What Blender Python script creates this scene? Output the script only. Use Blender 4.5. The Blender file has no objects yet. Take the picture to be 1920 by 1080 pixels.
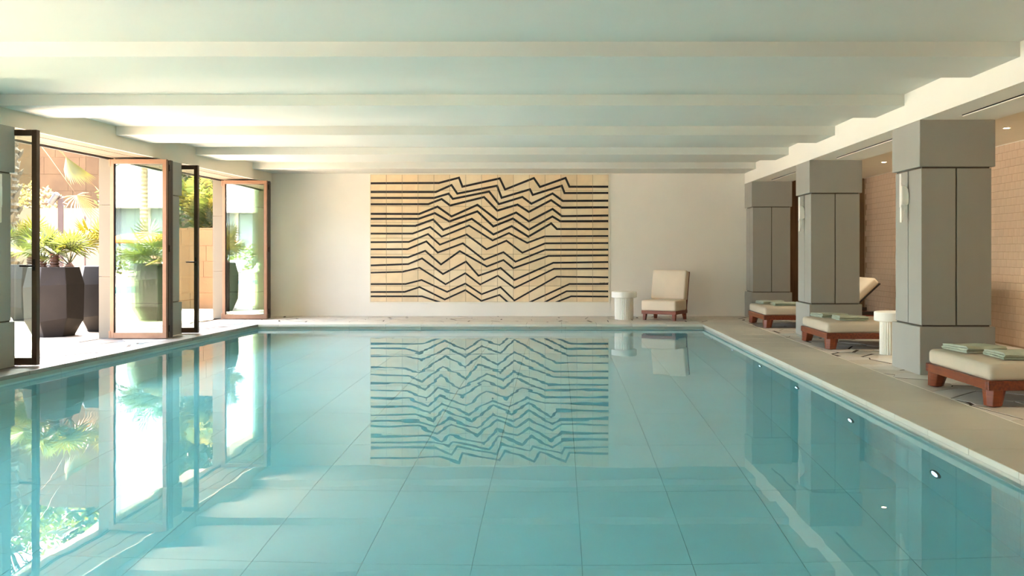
import bpy, math, random
from mathutils import Vector, Matrix
rng = random.Random(7)
SC = bpy.context.scene
COL = SC.collection
PI = math.pi

# ------------------------------------------------------------------ camera, world, sun, exposure
K = 8.9 / 1720.0                      # metres per pixel at the first pillar
CAMZ = 1.187
cam_d = bpy.data.cameras.new('camera')
cam_d.sensor_width = 36.0
cam_d.lens = 1720.0 / 1920.0 * 36.0
cam_d.shift_x = (960 - 1045) / 1920.0
cam_d.shift_y = (474 - 540) / 1920.0
cam_d.clip_start = 0.05
cam_d.clip_end = 300
cam = bpy.data.objects.new('camera', cam_d)
cam.location = (0, 0, CAMZ)
cam.rotation_euler = (PI / 2, 0, 0)
COL.objects.link(cam)
SC.camera = cam

SUN_EL, SUN_DIR = 66.0, Vector((-0.16, 0.40, 1.0)).normalized()
world = bpy.data.worlds.new('world')
SC.world = world
world.use_nodes = True
wn = world.node_tree
wn.nodes.clear()
w_out = wn.nodes.new('ShaderNodeOutputWorld')
w_bg = wn.nodes.new('ShaderNodeBackground')
w_sky = wn.nodes.new('ShaderNodeTexSky')
w_sky.sky_type = 'NISHITA'
w_sky.sun_disc = False
w_sky.sun_elevation = math.radians(SUN_EL)
w_sky.sun_rotation = math.radians(-20)
w_sky.air_density = 1.0
w_sky.dust_density = 7.0
w_sky.ozone_density = 1.0
w_bg.inputs['Strength'].default_value = 0.52
wn.links.new(w_sky.outputs[0], w_bg.inputs['Color'])
wn.links.new(w_bg.outputs[0], w_out.inputs['Surface'])

sun_d = bpy.data.lights.new('sun', 'SUN')
sun_d.energy = 9.0
sun_d.angle = math.radians(0.6)
sun_d.color = (1.0, 0.93, 0.84)
sun = bpy.data.objects.new('sun', sun_d)
sun.rotation_euler = SUN_DIR.to_track_quat('Z', 'Y').to_euler()
sun.location = (-20, 20, 40)
COL.objects.link(sun)

SC.view_settings.view_transform = 'Standard'
SC.view_settings.look = 'None'
SC.view_settings.gamma = 1.0
SC.view_settings.use_curve_mapping = False
SC.view_settings.exposure = 3.7
SC.cycles.use_denoising = True
SC.cycles.max_bounces = 14
SC.cycles.diffuse_bounces = 7
SC.cycles.glossy_bounces = 5
SC.cycles.transmission_bounces = 8
SC.cycles.transparent_max_bounces = 24
SC.cycles.sample_clamp_indirect = 6.0
SC.cycles.caustics_refractive = True
SC.cycles.caustics_reflective = True
SC.cycles.blur_glossy = 0.3

# ------------------------------------------------------------------ materials
def lin(c):
    return tuple(((v / 255.0) / 12.92 if v / 255.0 <= 0.04045 else ((v / 255.0 + 0.055) / 1.055) ** 2.4) for v in c)

def mat(name, rgb, rough=0.6, var=0.0, scale=3.0, bump=0.0, bscale=40.0, stretch=None, metal=0.0, spec=0.5,
        rgb2=None, trans=None):
    """Procedural principled material: colour mottled by noise between rgb and rgb2, fine relief by a second noise."""
    m = bpy.data.materials.new(name)
    m.use_nodes = True
    nt = m.node_tree
    b = nt.nodes['Principled BSDF']
    b.inputs['Roughness'].default_value = rough
    b.inputs['Metallic'].default_value = metal
    b.inputs['Specular IOR Level'].default_value = spec
    tc = nt.nodes.new('ShaderNodeTexCoord')
    mp = nt.nodes.new('ShaderNodeMapping')
    nt.links.new(tc.outputs['Object'], mp.inputs['Vector'])
    if stretch:
        mp.inputs['Scale'].default_value = stretch
    c1 = lin(rgb)
    if rgb2 is None:
        c2 = tuple(v * (1 - var) for v in c1)
    else:
        c2 = lin(rgb2)
    n = nt.nodes.new('ShaderNodeTexNoise')
    n.inputs['Scale'].default_value = scale
    n.inputs['Detail'].default_value = 5
    nt.links.new(mp.outputs[0], n.inputs['Vector'])
    r = nt.nodes.new('ShaderNodeValToRGB')
    r.color_ramp.elements[0].position = 0.32
    r.color_ramp.elements[1].position = 0.68
    r.color_ramp.elements[0].color = (*c2, 1)
    r.color_ramp.elements[1].color = (*c1, 1)
    nt.links.new(n.outputs['Fac'], r.inputs['Fac'])
    nt.links.new(r.outputs['Color'], b.inputs['Base Color'])
    if bump:
        n2 = nt.nodes.new('ShaderNodeTexNoise')
        n2.inputs['Scale'].default_value = bscale
        n2.inputs['Detail'].default_value = 3
        nt.links.new(mp.outputs[0], n2.inputs['Vector'])
        bp = nt.nodes.new('ShaderNodeBump')
        bp.inputs['Strength'].default_value = bump
        bp.inputs['Distance'].default_value = 0.01
        nt.links.new(n2.outputs['Fac'], bp.inputs['Height'])
        nt.links.new(bp.outputs[0], b.inputs['Normal'])
    if trans:                                  # thin leaf that lets light through
        td = nt.nodes.new('ShaderNodeBsdfTranslucent')
        td.inputs['Color'].default_value = (*lin(trans), 1)
        mx = nt.nodes.new('ShaderNodeMixShader')
        mx.inputs[0].default_value = 0.45
        nt.links.new(b.outputs[0], mx.inputs[1])
        nt.links.new(td.outputs[0], mx.inputs[2])
        nt.links.new(mx.outputs[0], nt.nodes['Material Output'].inputs['Surface'])
    return m

def emit(name, rgb, strength):
    m = bpy.data.materials.new(name)
    m.use_nodes = True
    nt = m.node_tree
    nt.nodes.clear()
    o = nt.nodes.new('ShaderNodeOutputMaterial')
    e = nt.nodes.new('ShaderNodeEmission')
    e.inputs['Color'].default_value = (*lin(rgb), 1)
    e.inputs['Strength'].default_value = strength
    nt.links.new(e.outputs[0], o.inputs['Surface'])
    return m

def glass_mat(name, tint, refl):
    m = bpy.data.materials.new(name)
    m.use_nodes = True
    nt = m.node_tree
    nt.nodes.clear()
    o = nt.nodes.new('ShaderNodeOutputMaterial')
    t = nt.nodes.new('ShaderNodeBsdfTransparent')
    t.inputs['Color'].default_value = (*tint, 1)
    g = nt.nodes.new('ShaderNodeBsdfGlossy')
    g.inputs['Roughness'].default_value = 0.0
    g.inputs['Color'].default_value = (0.97, 1.0, 0.985, 1)
    f = nt.nodes.new('ShaderNodeFresnel')
    f.inputs['IOR'].default_value = 1.5
    a = nt.nodes.new('ShaderNodeMath')
    a.operation = 'MULTIPLY_ADD'
    a.inputs[1].default_value = 1.0 - refl
    a.inputs[2].default_value = refl
    a.use_clamp = True
    nt.links.new(f.outputs[0], a.inputs[0])
    mx = nt.nodes.new('ShaderNodeMixShader')
    nt.links.new(a.outputs[0], mx.inputs[0])
    nt.links.new(t.outputs[0], mx.inputs[1])
    nt.links.new(g.outputs[0], mx.inputs[2])
    nt.links.new(mx.outputs[0], o.inputs['Surface'])
    return m

def water_mat(name, sigma, amp):
    m = bpy.data.materials.new(name)
    m.use_nodes = True
    nt = m.node_tree
    nt.nodes.clear()
    o = nt.nodes.new('ShaderNodeOutputMaterial')
    g = nt.nodes.new('ShaderNodeBsdfGlass')
    g.inputs['IOR'].default_value = 1.333
    g.inputs['Roughness'].default_value = 0.0
    tc = nt.nodes.new('ShaderNodeTexCoord')
    mp = nt.nodes.new('ShaderNodeMapping')
    mp.inputs['Scale'].default_value = (1.0, 1.0, 1.0)
    n = nt.nodes.new('ShaderNodeTexNoise')
    n.inputs['Scale'].default_value = 1.6
    n.inputs['Detail'].default_value = 2.0
    n.inputs['Roughness'].default_value = 0.45
    nt.links.new(tc.outputs['Object'], mp.inputs['Vector'])
    nt.links.new(mp.outputs[0], n.inputs['Vector'])
    bp = nt.nodes.new('ShaderNodeBump')
    bp.inputs['Strength'].default_value = 1.0
    bp.inputs['Distance'].default_value = amp
    nt.links.new(n.outputs['Fac'], bp.inputs['Height'])
    nt.links.new(bp.outputs[0], g.inputs['Normal'])
    nt.links.new(g.outputs[0], o.inputs['Surface'])
    v = nt.nodes.new('ShaderNodeVolumeAbsorption')
    mxs = max(sigma) * 1.02
    v.inputs['Color'].default_value = (*[1 - s / mxs for s in sigma], 1)
    v.inputs['Density'].default_value = mxs
    nt.links.new(v.outputs[0], o.inputs['Volume'])
    return m

M = {}
M['ceil'] = mat('white_plaster', (214, 213, 203), 0.85, 0.03, 1.2, 0.05, 25)
M['beam'] = mat('bright_beam_plaster', (230, 227, 215), 0.85, 0.03, 1.2, 0.05, 25)  # ceiling plaster made lighter: light on the side beam painted in
M['wall'] = mat('cream_plaster', (242, 236, 223), 0.85, 0.07, 0.9, 0.06, 18)
M['header'] = mat('cream_header_plaster', (228, 219, 198), 0.85, 0.04, 1.0, 0.05, 18)
M['col'] = mat('grey_limewash', (163, 161, 151), 0.8, 0.07, 1.6, 0.08, 60, (1, 1, 0.3))
M['colgap'] = mat('shadow_joint', (84, 78, 66), 0.9)  # dark core behind the open joints
M['deck'] = mat('pale_limestone', (205, 199, 180), 0.42, 0.09, 1.5, 0.04, 60)
M['coping'] = mat('coping_stone', (222, 216, 200), 0.38, 0.06, 2.0, 0.04, 60)
M['stone'] = mat('cream_marble_paving', (214, 204, 186), 0.36, 0.12, 2.2, 0.03, 30)
M['stone2'] = mat('white_marble_paving', (226, 220, 208), 0.36, 0.10, 2.4, 0.03, 30)
M['joint'] = mat('dark_brown_joint', (78, 63, 48), 0.8, 0.2, 9)
M['pool'] = mat('pool_stone_tile', (232, 234, 228), 0.5, 0.10, 0.9)
M['pooljoint'] = mat('pool_grout', (204, 208, 202), 0.8)
M['tile'] = mat('pink_clay_tile', (212, 184, 154), 0.55, 0.16, 7, 0.35, 30, (1, 1, 0.25))
M['grout'] = mat('clay_grout', (172, 144, 116), 0.9)
M['mural'] = mat('buff_glazed_tile', (246, 222, 182), 0.5, 0.0, 4.0, 0.04, 30, None, 0, 0.5, (232, 200, 156))
M['mgrout'] = mat('mural_grout', (120, 98, 70), 0.9)
M['black'] = mat('black_glaze', (26, 22, 18), 0.5, 0.2, 8)
M['edge'] = mat('cream_edging', (240, 232, 212), 0.7)
M['bronze'] = mat('bronze_frame', (128, 96, 72), 0.42, 0.12, 8, 0, 40, None, 0.55)
M['dbronze'] = mat('dark_bronze_seal', (40, 33, 26), 0.5, 0.1, 8, 0, 40, None, 0.3)
M['steel'] = mat('black_handle_metal', (30, 28, 26), 0.35, 0.1, 8, 0, 40, None, 0.7)
M['grey'] = mat('grey_spot_metal', (84, 82, 79), 0.4, 0.1, 8, 0, 40, None, 0.6)
M['rust'] = mat('brown_post', (58, 40, 32), 0.6, 0.15, 6)
M['wood'] = mat('red_brown_timber', (142, 70, 34), 0.34, 0.0, 3.0, 0.05, 30, (1.5, 1.5, 14), 0, 0.5, (112, 50, 24))
M['woodx'] = mat('red_brown_timber_rail', (132, 64, 33), 0.34, 0.0, 3.0, 0.05, 30, (14, 1.5, 14), 0, 0.5, (88, 36, 20))
M['dwood'] = mat('dark_timber_panel', (132, 104, 72), 0.6, 0.0, 2.2, 0.15, 40, (9, 9, 0.5), 0, 0.4, (106, 80, 52))
M['fabric'] = mat('cream_canvas', (198, 185, 162), 0.92, 0.05, 4, 0.18, 320)
M['fabric2'] = mat('cream_chair_canvas', (230, 212, 188), 0.92, 0.05, 4, 0.18, 320)
M['towel'] = mat('sage_towel', (180, 188, 166), 0.95, 0.14, 12, 0.5, 160)
M['plaster'] = mat('white_plaster_table', (246, 242, 230), 0.7, 0.04, 5, 0.05, 60)
M['terrace'] = mat('terrace_paving', (150, 136, 119), 0.6, 0.10, 1.4, 0.05, 40)
M['tjoint'] = mat('terrace_joint', (140, 130, 118), 0.9)
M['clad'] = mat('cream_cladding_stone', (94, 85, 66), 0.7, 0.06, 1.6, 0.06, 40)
M['sand'] = mat('sandstone', (92, 67, 38), 0.85, 0.0, 1.6, 0.15, 30, None, 0, 0.3, (82, 58, 32))
M['sandjoint'] = mat('sandstone_joint', (120, 90, 64), 0.9)
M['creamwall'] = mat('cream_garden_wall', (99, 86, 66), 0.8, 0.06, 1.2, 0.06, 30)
M['pot'] = mat('dark_grey_planter', (33, 28, 24), 0.6, 0.0, 4, 0.1, 60, None, 0, 0.2, (27, 23, 20))
M['soil'] = mat('soil', (70, 52, 38), 0.95, 0.3, 20, 0.5, 60)
M['bark'] = mat('palm_bark', (84, 54, 36), 0.9, 0.4, 14, 0.6, 40)
M['bark2'] = mat('pale_palm_bark', (92, 78, 60), 0.9, 0.4, 10, 0.6, 40)
M['palm'] = mat('palm_leaf', (52, 63, 27), 0.5, 0.3, 3, 0, 40, None, 0, 0.5, None, (76, 84, 28))
M['palm2'] = mat('yellow_palm_leaf', (98, 94, 32), 0.5, 0.3, 3, 0, 40, None, 0, 0.5, None, (108, 98, 28))
M['dry'] = mat('dry_palm_leaf', (140, 104, 66), 0.7, 0.2, 4, 0, 40, None, 0, 0.3, None, (150, 108, 62))
M['leaf'] = mat('shrub_leaf', (50, 62, 26), 0.5, 0.4, 3, 0, 40, None, 0, 0.5, None, (84, 98, 34))
M['dleaf'] = mat('dark_hedge_leaf', (34, 44, 20), 0.5, 0.4, 3, 0, 40, None, 0, 0.5, None, (52, 64, 24))
M['pale'] = mat('pale_shrub_leaf', (112, 98, 56), 0.6, 0.3, 3, 0, 40, None, 0, 0.4, None, (120, 104, 58))
M['white'] = mat('white_render', (112, 112, 109), 0.8, 0.03, 1)
M['facade'] = mat('dark_glazed_facade', (70, 84, 88), 0.3, 0.1, 2)
M['orange'] = mat('orange_canvas', (190, 88, 18), 0.9, 0.1, 4)
M['wfabric'] = mat('white_lounger_fabric', (232, 234, 236), 0.9, 0.05, 4)
M['outwater'] = mat('blue_outdoor_pool', (96, 176, 190), 0.06, 0.1, 2)
M['soffit'] = mat('beige_soffit_board', (112, 99, 82), 0.8, 0.04, 1.0, 0.05, 18)  # header cream darkened in colour to offset the strong terrace light
M['stone3'] = mat('veined_grey_marble', (98, 94, 88), 0.36, 0.14, 2.4, 0.03, 30)  # left deck marble, colour darkened against the strong light from the openings
M['lcoping'] = mat('left_coping_stone', (132, 126, 115), 0.38, 0.08, 2.0, 0.04, 60)  # coping stone with its colour darkened where daylight falls strongest
M['band'] = mat('waterline_tile', (190, 184, 166), 0.5, 0.15, 3)  # pool tile darkened: shade below the coping put into the colour
M['ledge'] = mat('warm_white_trim', (236, 230, 214), 0.7)
M['slot'] = mat('dark_slot', (24, 22, 18), 0.8)
M['glass'] = glass_mat('green_tinted_glass', (0.89, 0.945, 0.88), 0.16)
M['water'] = water_mat('pool_water', (0.37, 0.075, 0.047), 0.0011)
M['lamp'] = emit('warm_lamp', (255, 214, 160), 14.0)
M['plamp'] = emit('pool_light_lens', (214, 240, 255), 0.32)
M['steelring'] = mat('steel_ring', (90, 96, 98), 0.35, 0.1, 5, 0, 40, None, 0.6)

# ------------------------------------------------------------------ mesh helpers
class MB:
    def __init__(s):
        s.v, s.f = [], []
    def add(s, vs, fs):
        o = len(s.v)
        s.v += [tuple(p) for p in vs]
        s.f += [tuple(i + o for i in q) for q in fs]
        return s
    def box(s, x0, x1, y0, y1, z0, z1):
        return s.add([(x0, y0, z0), (x1, y0, z0), (x1, y1, z0), (x0, y1, z0), (x0, y0, z1), (x1, y0, z1), (x1, y1, z1), (x0, y1, z1)],
                     [(0, 3, 2, 1), (4, 5, 6, 7), (0, 1, 5, 4), (1, 2, 6, 5), (2, 3, 7, 6), (3, 0, 4, 7)])
    def prism(s, poly, z0, z1):
        """poly counter-clockwise in XY."""
        n = len(poly)
        vs = [(p[0], p[1], z0) for p in poly] + [(p[0], p[1], z1) for p in poly]
        fs = [tuple(range(n - 1, -1, -1)), tuple(range(n, 2 * n))]
        fs += [(i, (i + 1) % n, n + (i + 1) % n, n + i) for i in range(n)]
        return s.add(vs, fs)
    def rings(s, rings, cap0=True, cap1=True):
        n = len(rings[0])
        vs = [p for r in rings for p in r]
        fs = []
        for k in range(len(rings) - 1):
            for i in range(n):
                j = (i + 1) % n
                fs.append((k * n + i, k * n + j, (k + 1) * n + j, (k + 1) * n + i))
        if cap0: fs.append(tuple(range(n - 1, -1, -1)))
        if cap1: fs.append(tuple(range((len(rings) - 1) * n, len(rings) * n)))
        return s.add(vs, fs)
    def lathe(s, prof, n=24, cx=0, cy=0):
        return s.rings([[(cx + r * math.cos(2 * PI * i / n), cy + r * math.sin(2 * PI * i / n), z) for i in range(n)] for r, z in prof])
    def tube(s, pts, r, n=6):
        pts = [Vector(p) for p in pts]
        rs = r if isinstance(r, (list, tuple)) else [r] * len(pts)
        rings = []
        for k, p in enumerate(pts):
            d = (pts[min(k + 1, len(pts) - 1)] - pts[max(k - 1, 0)]).normalized()
            a = d.cross(Vector((0, 0, 1)) if abs(d.z) < 0.9 else Vector((1, 0, 0))).normalized()
            b = d.cross(a)
            rings.append([p + (a * math.cos(2 * PI * i / n) + b * math.sin(2 * PI * i / n)) * rs[k] for i in range(n)])
        return s.rings(rings)
    def mesh(s, name):
        m = bpy.data.meshes.new(name)
        m.from_pydata(s.v, [], s.f)
        m.validate()
        m.update()
        return m
    def build(s, name, m, parent=None, smooth=False, bevel=0.0, seg=2, **props):
        me = s.mesh(name)
        me.materials.append(m)
        if smooth:
            me.polygons.foreach_set('use_smooth', [True] * len(me.polygons))
        o = bpy.data.objects.new(name, me)
        COL.objects.link(o)
        if parent is not None:
            o.parent = parent
        if bevel:
            b = o.modifiers.new('bevel', 'BEVEL')
            b.width = bevel
            b.segments = seg
            b.limit_method = 'ANGLE'
            b.angle_limit = math.radians(40)
        for k, v in props.items():
            o[k] = v
        return o

def link_mesh(name, me, parent, loc=(0, 0, 0), rot=0.0):
    o = bpy.data.objects.new(name, me)
    o.parent = parent
    o.location = loc
    o.rotation_euler = (0, 0, rot)
    COL.objects.link(o)
    return o

def thing(name, label, cat, loc=(0, 0, 0), rz=0.0, group=None):
    o = bpy.data.objects.new(name, None)
    o.empty_display_size = 0.1
    o.location = loc
    o.rotation_euler = (0, 0, rz)
    o['label'] = label
    o['category'] = cat
    if group: o['group'] = group
    COL.objects.link(o)
    return o

def shell(name, label):
    o = bpy.data.objects.new(name, None)
    o.empty_display_size = 0.1
    o['kind'] = 'structure'
    o['label'] = label
    COL.objects.link(o)
    return o

def dup(root, loc, rz, label):
    r = root.copy(); COL.objects.link(r)
    r.location = loc; r.rotation_euler = (0, 0, rz); r['label'] = label
    for ch in list(root.children):
        c = ch.copy(); COL.objects.link(c); c.parent = r
        for g in list(ch.children):
            d = g.copy(); COL.objects.link(d); d.parent = c
    return r

def clip(poly, a, b, c):
    """keep the part of a convex polygon where a*x + b*y <= c"""
    out = []
    n = len(poly)
    for i in range(n):
        p, q = poly[i], poly[(i + 1) % n]
        dp, dq = a * p[0] + b * p[1] - c, a * q[0] + b * q[1] - c
        if dp <= 0: out.append(p)
        if (dp < 0 < dq) or (dq < 0 < dp):
            t = dp / (dp - dq)
            out.append((p[0] + (q[0] - p[0]) * t, p[1] + (q[1] - p[1]) * t))
    return out

def area(poly):
    return 0.5 * sum(poly[i][0] * poly[(i + 1) % len(poly)][1] - poly[(i + 1) % len(poly)][0] * poly[i][1] for i in range(len(poly)))

def clip_region(poly, region):
    n = len(region)
    for i in range(n):
        p, q = region[i], region[(i + 1) % n]
        nx, ny = q[1] - p[1], -(q[0] - p[0])          # outward for a counter-clockwise region
        poly = clip(poly, nx, ny, nx * p[0] + ny * p[1])
        if len(poly) < 3: return []
    return poly

def crazy(region, size, seed):
    """irregular polygonal paving stones filling a convex region: jittered voronoi cells with uneven joints"""
    r = random.Random(seed)
    x0 = min(p[0] for p in region); x1 = max(p[0] for p in region)
    y0 = min(p[1] for p in region); y1 = max(p[1] for p in region)
    seeds = []
    for i in range(-2, int((x1 - x0) / size) + 3):
        for j in range(-2, int((y1 - y0) / size) + 3):
            seeds.append((x0 + (i + 0.5 + r.uniform(-.46, .46)) * size, y0 + (j + 0.5 + r.uniform(-.46, .46)) * size))
    out = []
    for k, s in enumerate(seeds):
        if not (x0 - size < s[0] < x1 + size and y0 - size < s[1] < y1 + size): continue
        poly = [(s[0] - 2 * size, s[1] - 2 * size), (s[0] + 2 * size, s[1] - 2 * size), (s[0] + 2 * size, s[1] + 2 * size), (s[0] - 2 * size, s[1] + 2 * size)]
        for l, t in enumerate(seeds):
            if l == k: continue
            dx, dy = t[0] - s[0], t[1] - s[1]
            d = math.hypot(dx, dy)
            if d > 3 * size: continue
            g = random.Random(seed * 7919 + min(k, l) * 613 + max(k, l)).choice((.002, .004, .008, .014, .022))
            nx, ny = dx / d, dy / d
            poly = clip(poly, nx, ny, nx * s[0] + ny * s[1] + d / 2 - g)
            if len(poly) < 3: break
        if len(poly) < 3: continue
        poly = clip_region(poly, region)
        if len(poly) >= 3 and area(poly) > 0.004: out.append(poly)
    return out

# ------------------------------------------------------------------ plan
WALLY = 17.22                                  # end wall behind the pool
COLY = [8.90, 12.79, 16.60]                    # pillar fronts, both rows
CW = 0.735
RX = 3.516                                     # pool face of the right pillars
SOFF = CAMZ + 249.6 * K                        # underside of the side beams
BEAMZ = CAMZ + 288 * K
CEILZ = CAMZ + 310 * K
AISLEZ = CAMZ + 270 * K
TILEX = 5.77
HEADZ = 2.50
WATERZ = -0.075
POOLZ = -1.36
NEARY = -1.0                                   # near pool edge, behind the camera
FARY = 15.24
ROOMY = -3.4
def PL(y): return -5.826 + 0.0564 * y          # left pool edge
def PR(y): return 2.535 - 0.00785 * y          # right pool edge
LW0, LWS = -6.054, 0.0401                      # inner face of the left wall, slightly skew to the room
LTH = -math.atan(LWS)
def LX(y): return LW0 + LWS * y
def left_pt(lx, ly, z=0.0):                    # local left-wall frame -> world
    return (LW0 + lx * math.cos(LTH) - ly * math.sin(LTH), lx * math.sin(LTH) + ly * math.cos(LTH), z)

# ------------------------------------------------------------------ ceiling and beams
ceiling = shell('ceiling', 'white plaster ceiling with broad shallow cross beams above the pool')
MB().prism([(-7.0, ROOMY), (RX + 0.3, ROOMY), (RX + 0.3, WALLY + .25), (-7.0, WALLY + .25)], CEILZ, CEILZ + 0.25).build('ceiling_slab', M['ceil'], ceiling)
for i in range(-1, 8):
    y0 = 0.261 * 8.9 * i
    y1 = y0 + 0.845
    if i == 7: y1 = WALLY + 0.02
    if y0 < ROOMY: continue
    MB().prism([(LX(y0) - .02, y0), (RX + .02, y0), (RX + .02, y1), (LX(y1) - .02, y1)], BEAMZ, CEILZ + .02).build('cross_beam', M['ceil'], ceiling, bevel=.006)
sb = MB()
SL0, SL1 = 3.785, 3.825                         # slot in the soffit
ys = [ROOMY] 
slots = []
for cy in [COLY[0] - 2 * 3.87, COLY[0] - 3.87] + COLY:
    slots.append((cy - 3.87 + CW + .22, cy - .24))
sb.box(RX, SL0, ROOMY, WALLY, SOFF, CEILZ + .2)
sb.box(SL1, RX + CW, ROOMY, WALLY, SOFF, CEILZ + .2)
prev = ROOMY
for a, b in slots:
    if a > prev: sb.box(SL0, SL1, prev, a, SOFF, CEILZ + .2)
    prev = b
sb.box(SL0, SL1, prev, WALLY, SOFF, CEILZ + .2)
sb.build('side_beam', M['beam'], ceiling)
for a, b in slots[1:]:
    o = MB().box(SL0, SL1, a, b, SOFF + .05, SOFF + .07).build('slot_diffuser', M['slot'], ceiling)
    MB().box(SL1 - .006, SL1 + .001, a, b, SOFF + .003, SOFF + .06).build('slot_lining', M['slot'], ceiling)
    MB().box(SL1 + .001, SL1 + .016, a, b, SOFF - .006, SOFF + .002).build('slot_trim', M['ledge'], ceiling)
MB().box(RX + CW, TILEX + .3, ROOMY, WALLY + .25, AISLEZ, AISLEZ + .25).build('aisle_ceiling', M['header'], ceiling)

# ------------------------------------------------------------------ walls
wb = shell('wall_back', 'cream plaster end wall behind the pool with the zigzag mural')
MB().box(-6.0, RX + CW, WALLY, WALLY + .25, -.2, CEILZ).build('wall_face', M['wall'], wb)
we = shell('wall_aisle_end', 'dark brown timber wall at the far end of the lounger aisle')
MB().box(RX + CW, TILEX + .3, WALLY + .02, WALLY + .27, -.2, AISLEZ + .2).build('wall_face', M['dwood'], we)
wf = shell('wall_front', 'cream plaster wall behind the viewer')
MB().box(-7.4, TILEX + .3, ROOMY - .25, ROOMY, -.2, CEILZ + .2).build('wall_face', M['wall'], wf)

# right wall with small clay tiles, every tile in view its own piece
wr = shell('wall_right', 'pinkish clay tiled wall behind the sun loungers')
MB().box(TILEX, TILEX + .25, ROOMY, WALLY + .1, -.2, AISLEZ).build('wall_face', M['grout'], wr)
TW, TH = 0.132, 0.0985
tile_me = []
for k in range(4):
    t = MB()
    d = (.002, .003, .0025, .0035)[k]
    g = .0018
    e = .004
    y0, y1, z0, z1 = g, TW - g, g, TH - g
    t.add([(0, y0, z0), (0, y1, z0), (0, y1, z1), (0, y0, z1), (-d, y0 + e, z0 + e), (-d, y1 - e, z0 + e), (-d, y1 - e, z1 - e), (-d, y0 + e, z1 - e)],
          [(4, 7, 6, 5), (0, 4, 5, 1), (1, 5, 6, 2), (2, 6, 7, 3), (3, 7, 4, 0)])
    me = t.mesh('tile'); me.materials.append(M['tile']); tile_me.append(me)
cands = []
nrow = int(2.60 / TH) + 1
for r in range(nrow):
    z = AISLEZ - (r + 1) * TH - .004
    if z < -.02: break
    off = (r * 0.37 % 1.0) * TW
    y = 5.5 + off
    while y < WALLY - TW:
        cands.append((y, z))
        y += TW
def tile_seen(y, z):
    u = 1045 + 1720 * TILEX / y
    v = 474 - 1720 * (z - CAMZ) / y
    return v < 650 and (1868 < u < 1922 or 1616 < u < 1674)
seen = sorted([c for c in cands if tile_seen(*c)])
rest = [c for c in cands if not tile_seen(*c)]
shown = seen[:300]
rest += seen[300:]
for (y, z) in shown:
    link_mesh('tile', rng.choice(tile_me), wr, (TILEX, y, z))
rm = MB()
for (y, z) in rest:
    d = rng.choice((.002, .003, .0025)); g = .0018; e = .004
    y0, y1, z0, z1 = y + g, y + TW - g, z + g, z + TH - g
    rm.add([(TILEX, y0, z0), (TILEX, y1, z0), (TILEX, y1, z1), (TILEX, y0, z1), (TILEX - d, y0 + e, z0 + e), (TILEX - d, y1 - e, z0 + e), (TILEX - d, y1 - e, z1 - e), (TILEX - d, y0 + e, z1 - e)],
           [(4, 7, 6, 5), (0, 4, 5, 1), (1, 5, 6, 2), (2, 6, 7, 3), (3, 7, 4, 0)])
rm.build('tile_field', M['tile'], wr, kind='stuff')
MB().box(TILEX - .012, TILEX, ROOMY, WALLY, AISLEZ - .006, AISLEZ + .001).build('ceiling_bead', M['ledge'], wr)

# left wall: header over the openings and stone piers outside the pillars (local frame, x outward negative)
wl = shell('wall_left', 'cream header and stone piers framing the openings to the terrace')
wl.location = (LW0, 0, 0); wl.rotation_euler = (0, 0, LTH)
h = MB()
h.box(-.03, 0, ROOMY, WALLY + .1, HEADZ, CEILZ + .2)
h.build('header', M['header'], wl)
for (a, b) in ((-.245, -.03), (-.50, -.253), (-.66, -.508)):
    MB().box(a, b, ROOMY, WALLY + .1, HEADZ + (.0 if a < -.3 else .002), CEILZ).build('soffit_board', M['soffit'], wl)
MB().box(-.60, -.05, ROOMY, WALLY + .1, HEADZ + .012, CEILZ + .1).build('header_core', M['colgap'], wl)
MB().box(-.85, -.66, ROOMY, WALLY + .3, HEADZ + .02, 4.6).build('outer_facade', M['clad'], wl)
for cy in [COLY[0] - 3 * 3.87, COLY[0] - 2 * 3.87, COLY[0] - 3.87] + COLY:
    z = 0.0
    for z1 in (.855, 1.85, HEADZ + .02):
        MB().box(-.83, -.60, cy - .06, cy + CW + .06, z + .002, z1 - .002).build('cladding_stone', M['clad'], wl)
        z = z1
    MB().box(-.80, -.60, cy - .04, cy + CW + .04, 0, HEADZ).build('pier_core', M['sandjoint'], wl)
MB().box(-.60, -.02, ROOMY, COLY[0] - 2 * 3.87 + CW, -.02, HEADZ).build('wall_face', M['header'], wl)  # unseen bay walled up to cut daylight on the near ceiling
track = MB()
track.box(-.69, -.645, ROOMY, WALLY, HEADZ - .022, HEADZ + .02)
track.box(-.645, -.625, ROOMY, WALLY, HEADZ - .010, HEADZ + .01)
o = track.build('trim_1', M['dbronze']); o['kind'] = 'structure'; o['label'] = 'dark bronze sliding track above the terrace openings'
o.location = (LW0, 0, 0); o.rotation_euler = (0, 0, LTH)

# ------------------------------------------------------------------ floors and decks
def bed(name, poly, m, parent, z1=-.0035, z0=-.30):
    if area(poly) < 0: poly = poly[::-1]
    return MB().prism(poly, z0, z1).build(name, m, parent)
SEAMX = 3.20
COPB, COPL = 0.46, 0.24
fr = shell('floor', 'right deck of pale slabs and irregular marble paving under the loungers')
bed('floor_bed', [(PR(ROOMY) + .04, ROOMY), (TILEX + .1, ROOMY), (TILEX + .1, WALLY + .1), (PR(FARY) + .04, WALLY + .1), (PR(FARY) + .04, FARY)], M['joint'], fr)
fb = shell('floor.001', 'far deck of irregular cream marble paving below the mural')
bed('floor_bed', [(PL(FARY) - .04, FARY + .04), (PR(FARY) + .04, FARY + .04), (PR(FARY) + .04, WALLY + .1), (LX(WALLY) - .7, WALLY + .1), (LX(WALLY) - .7, FARY + .04)], M['joint'], fb)
fl = shell('floor.002', 'left deck of veined marble paving along the glass doors')
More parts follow.
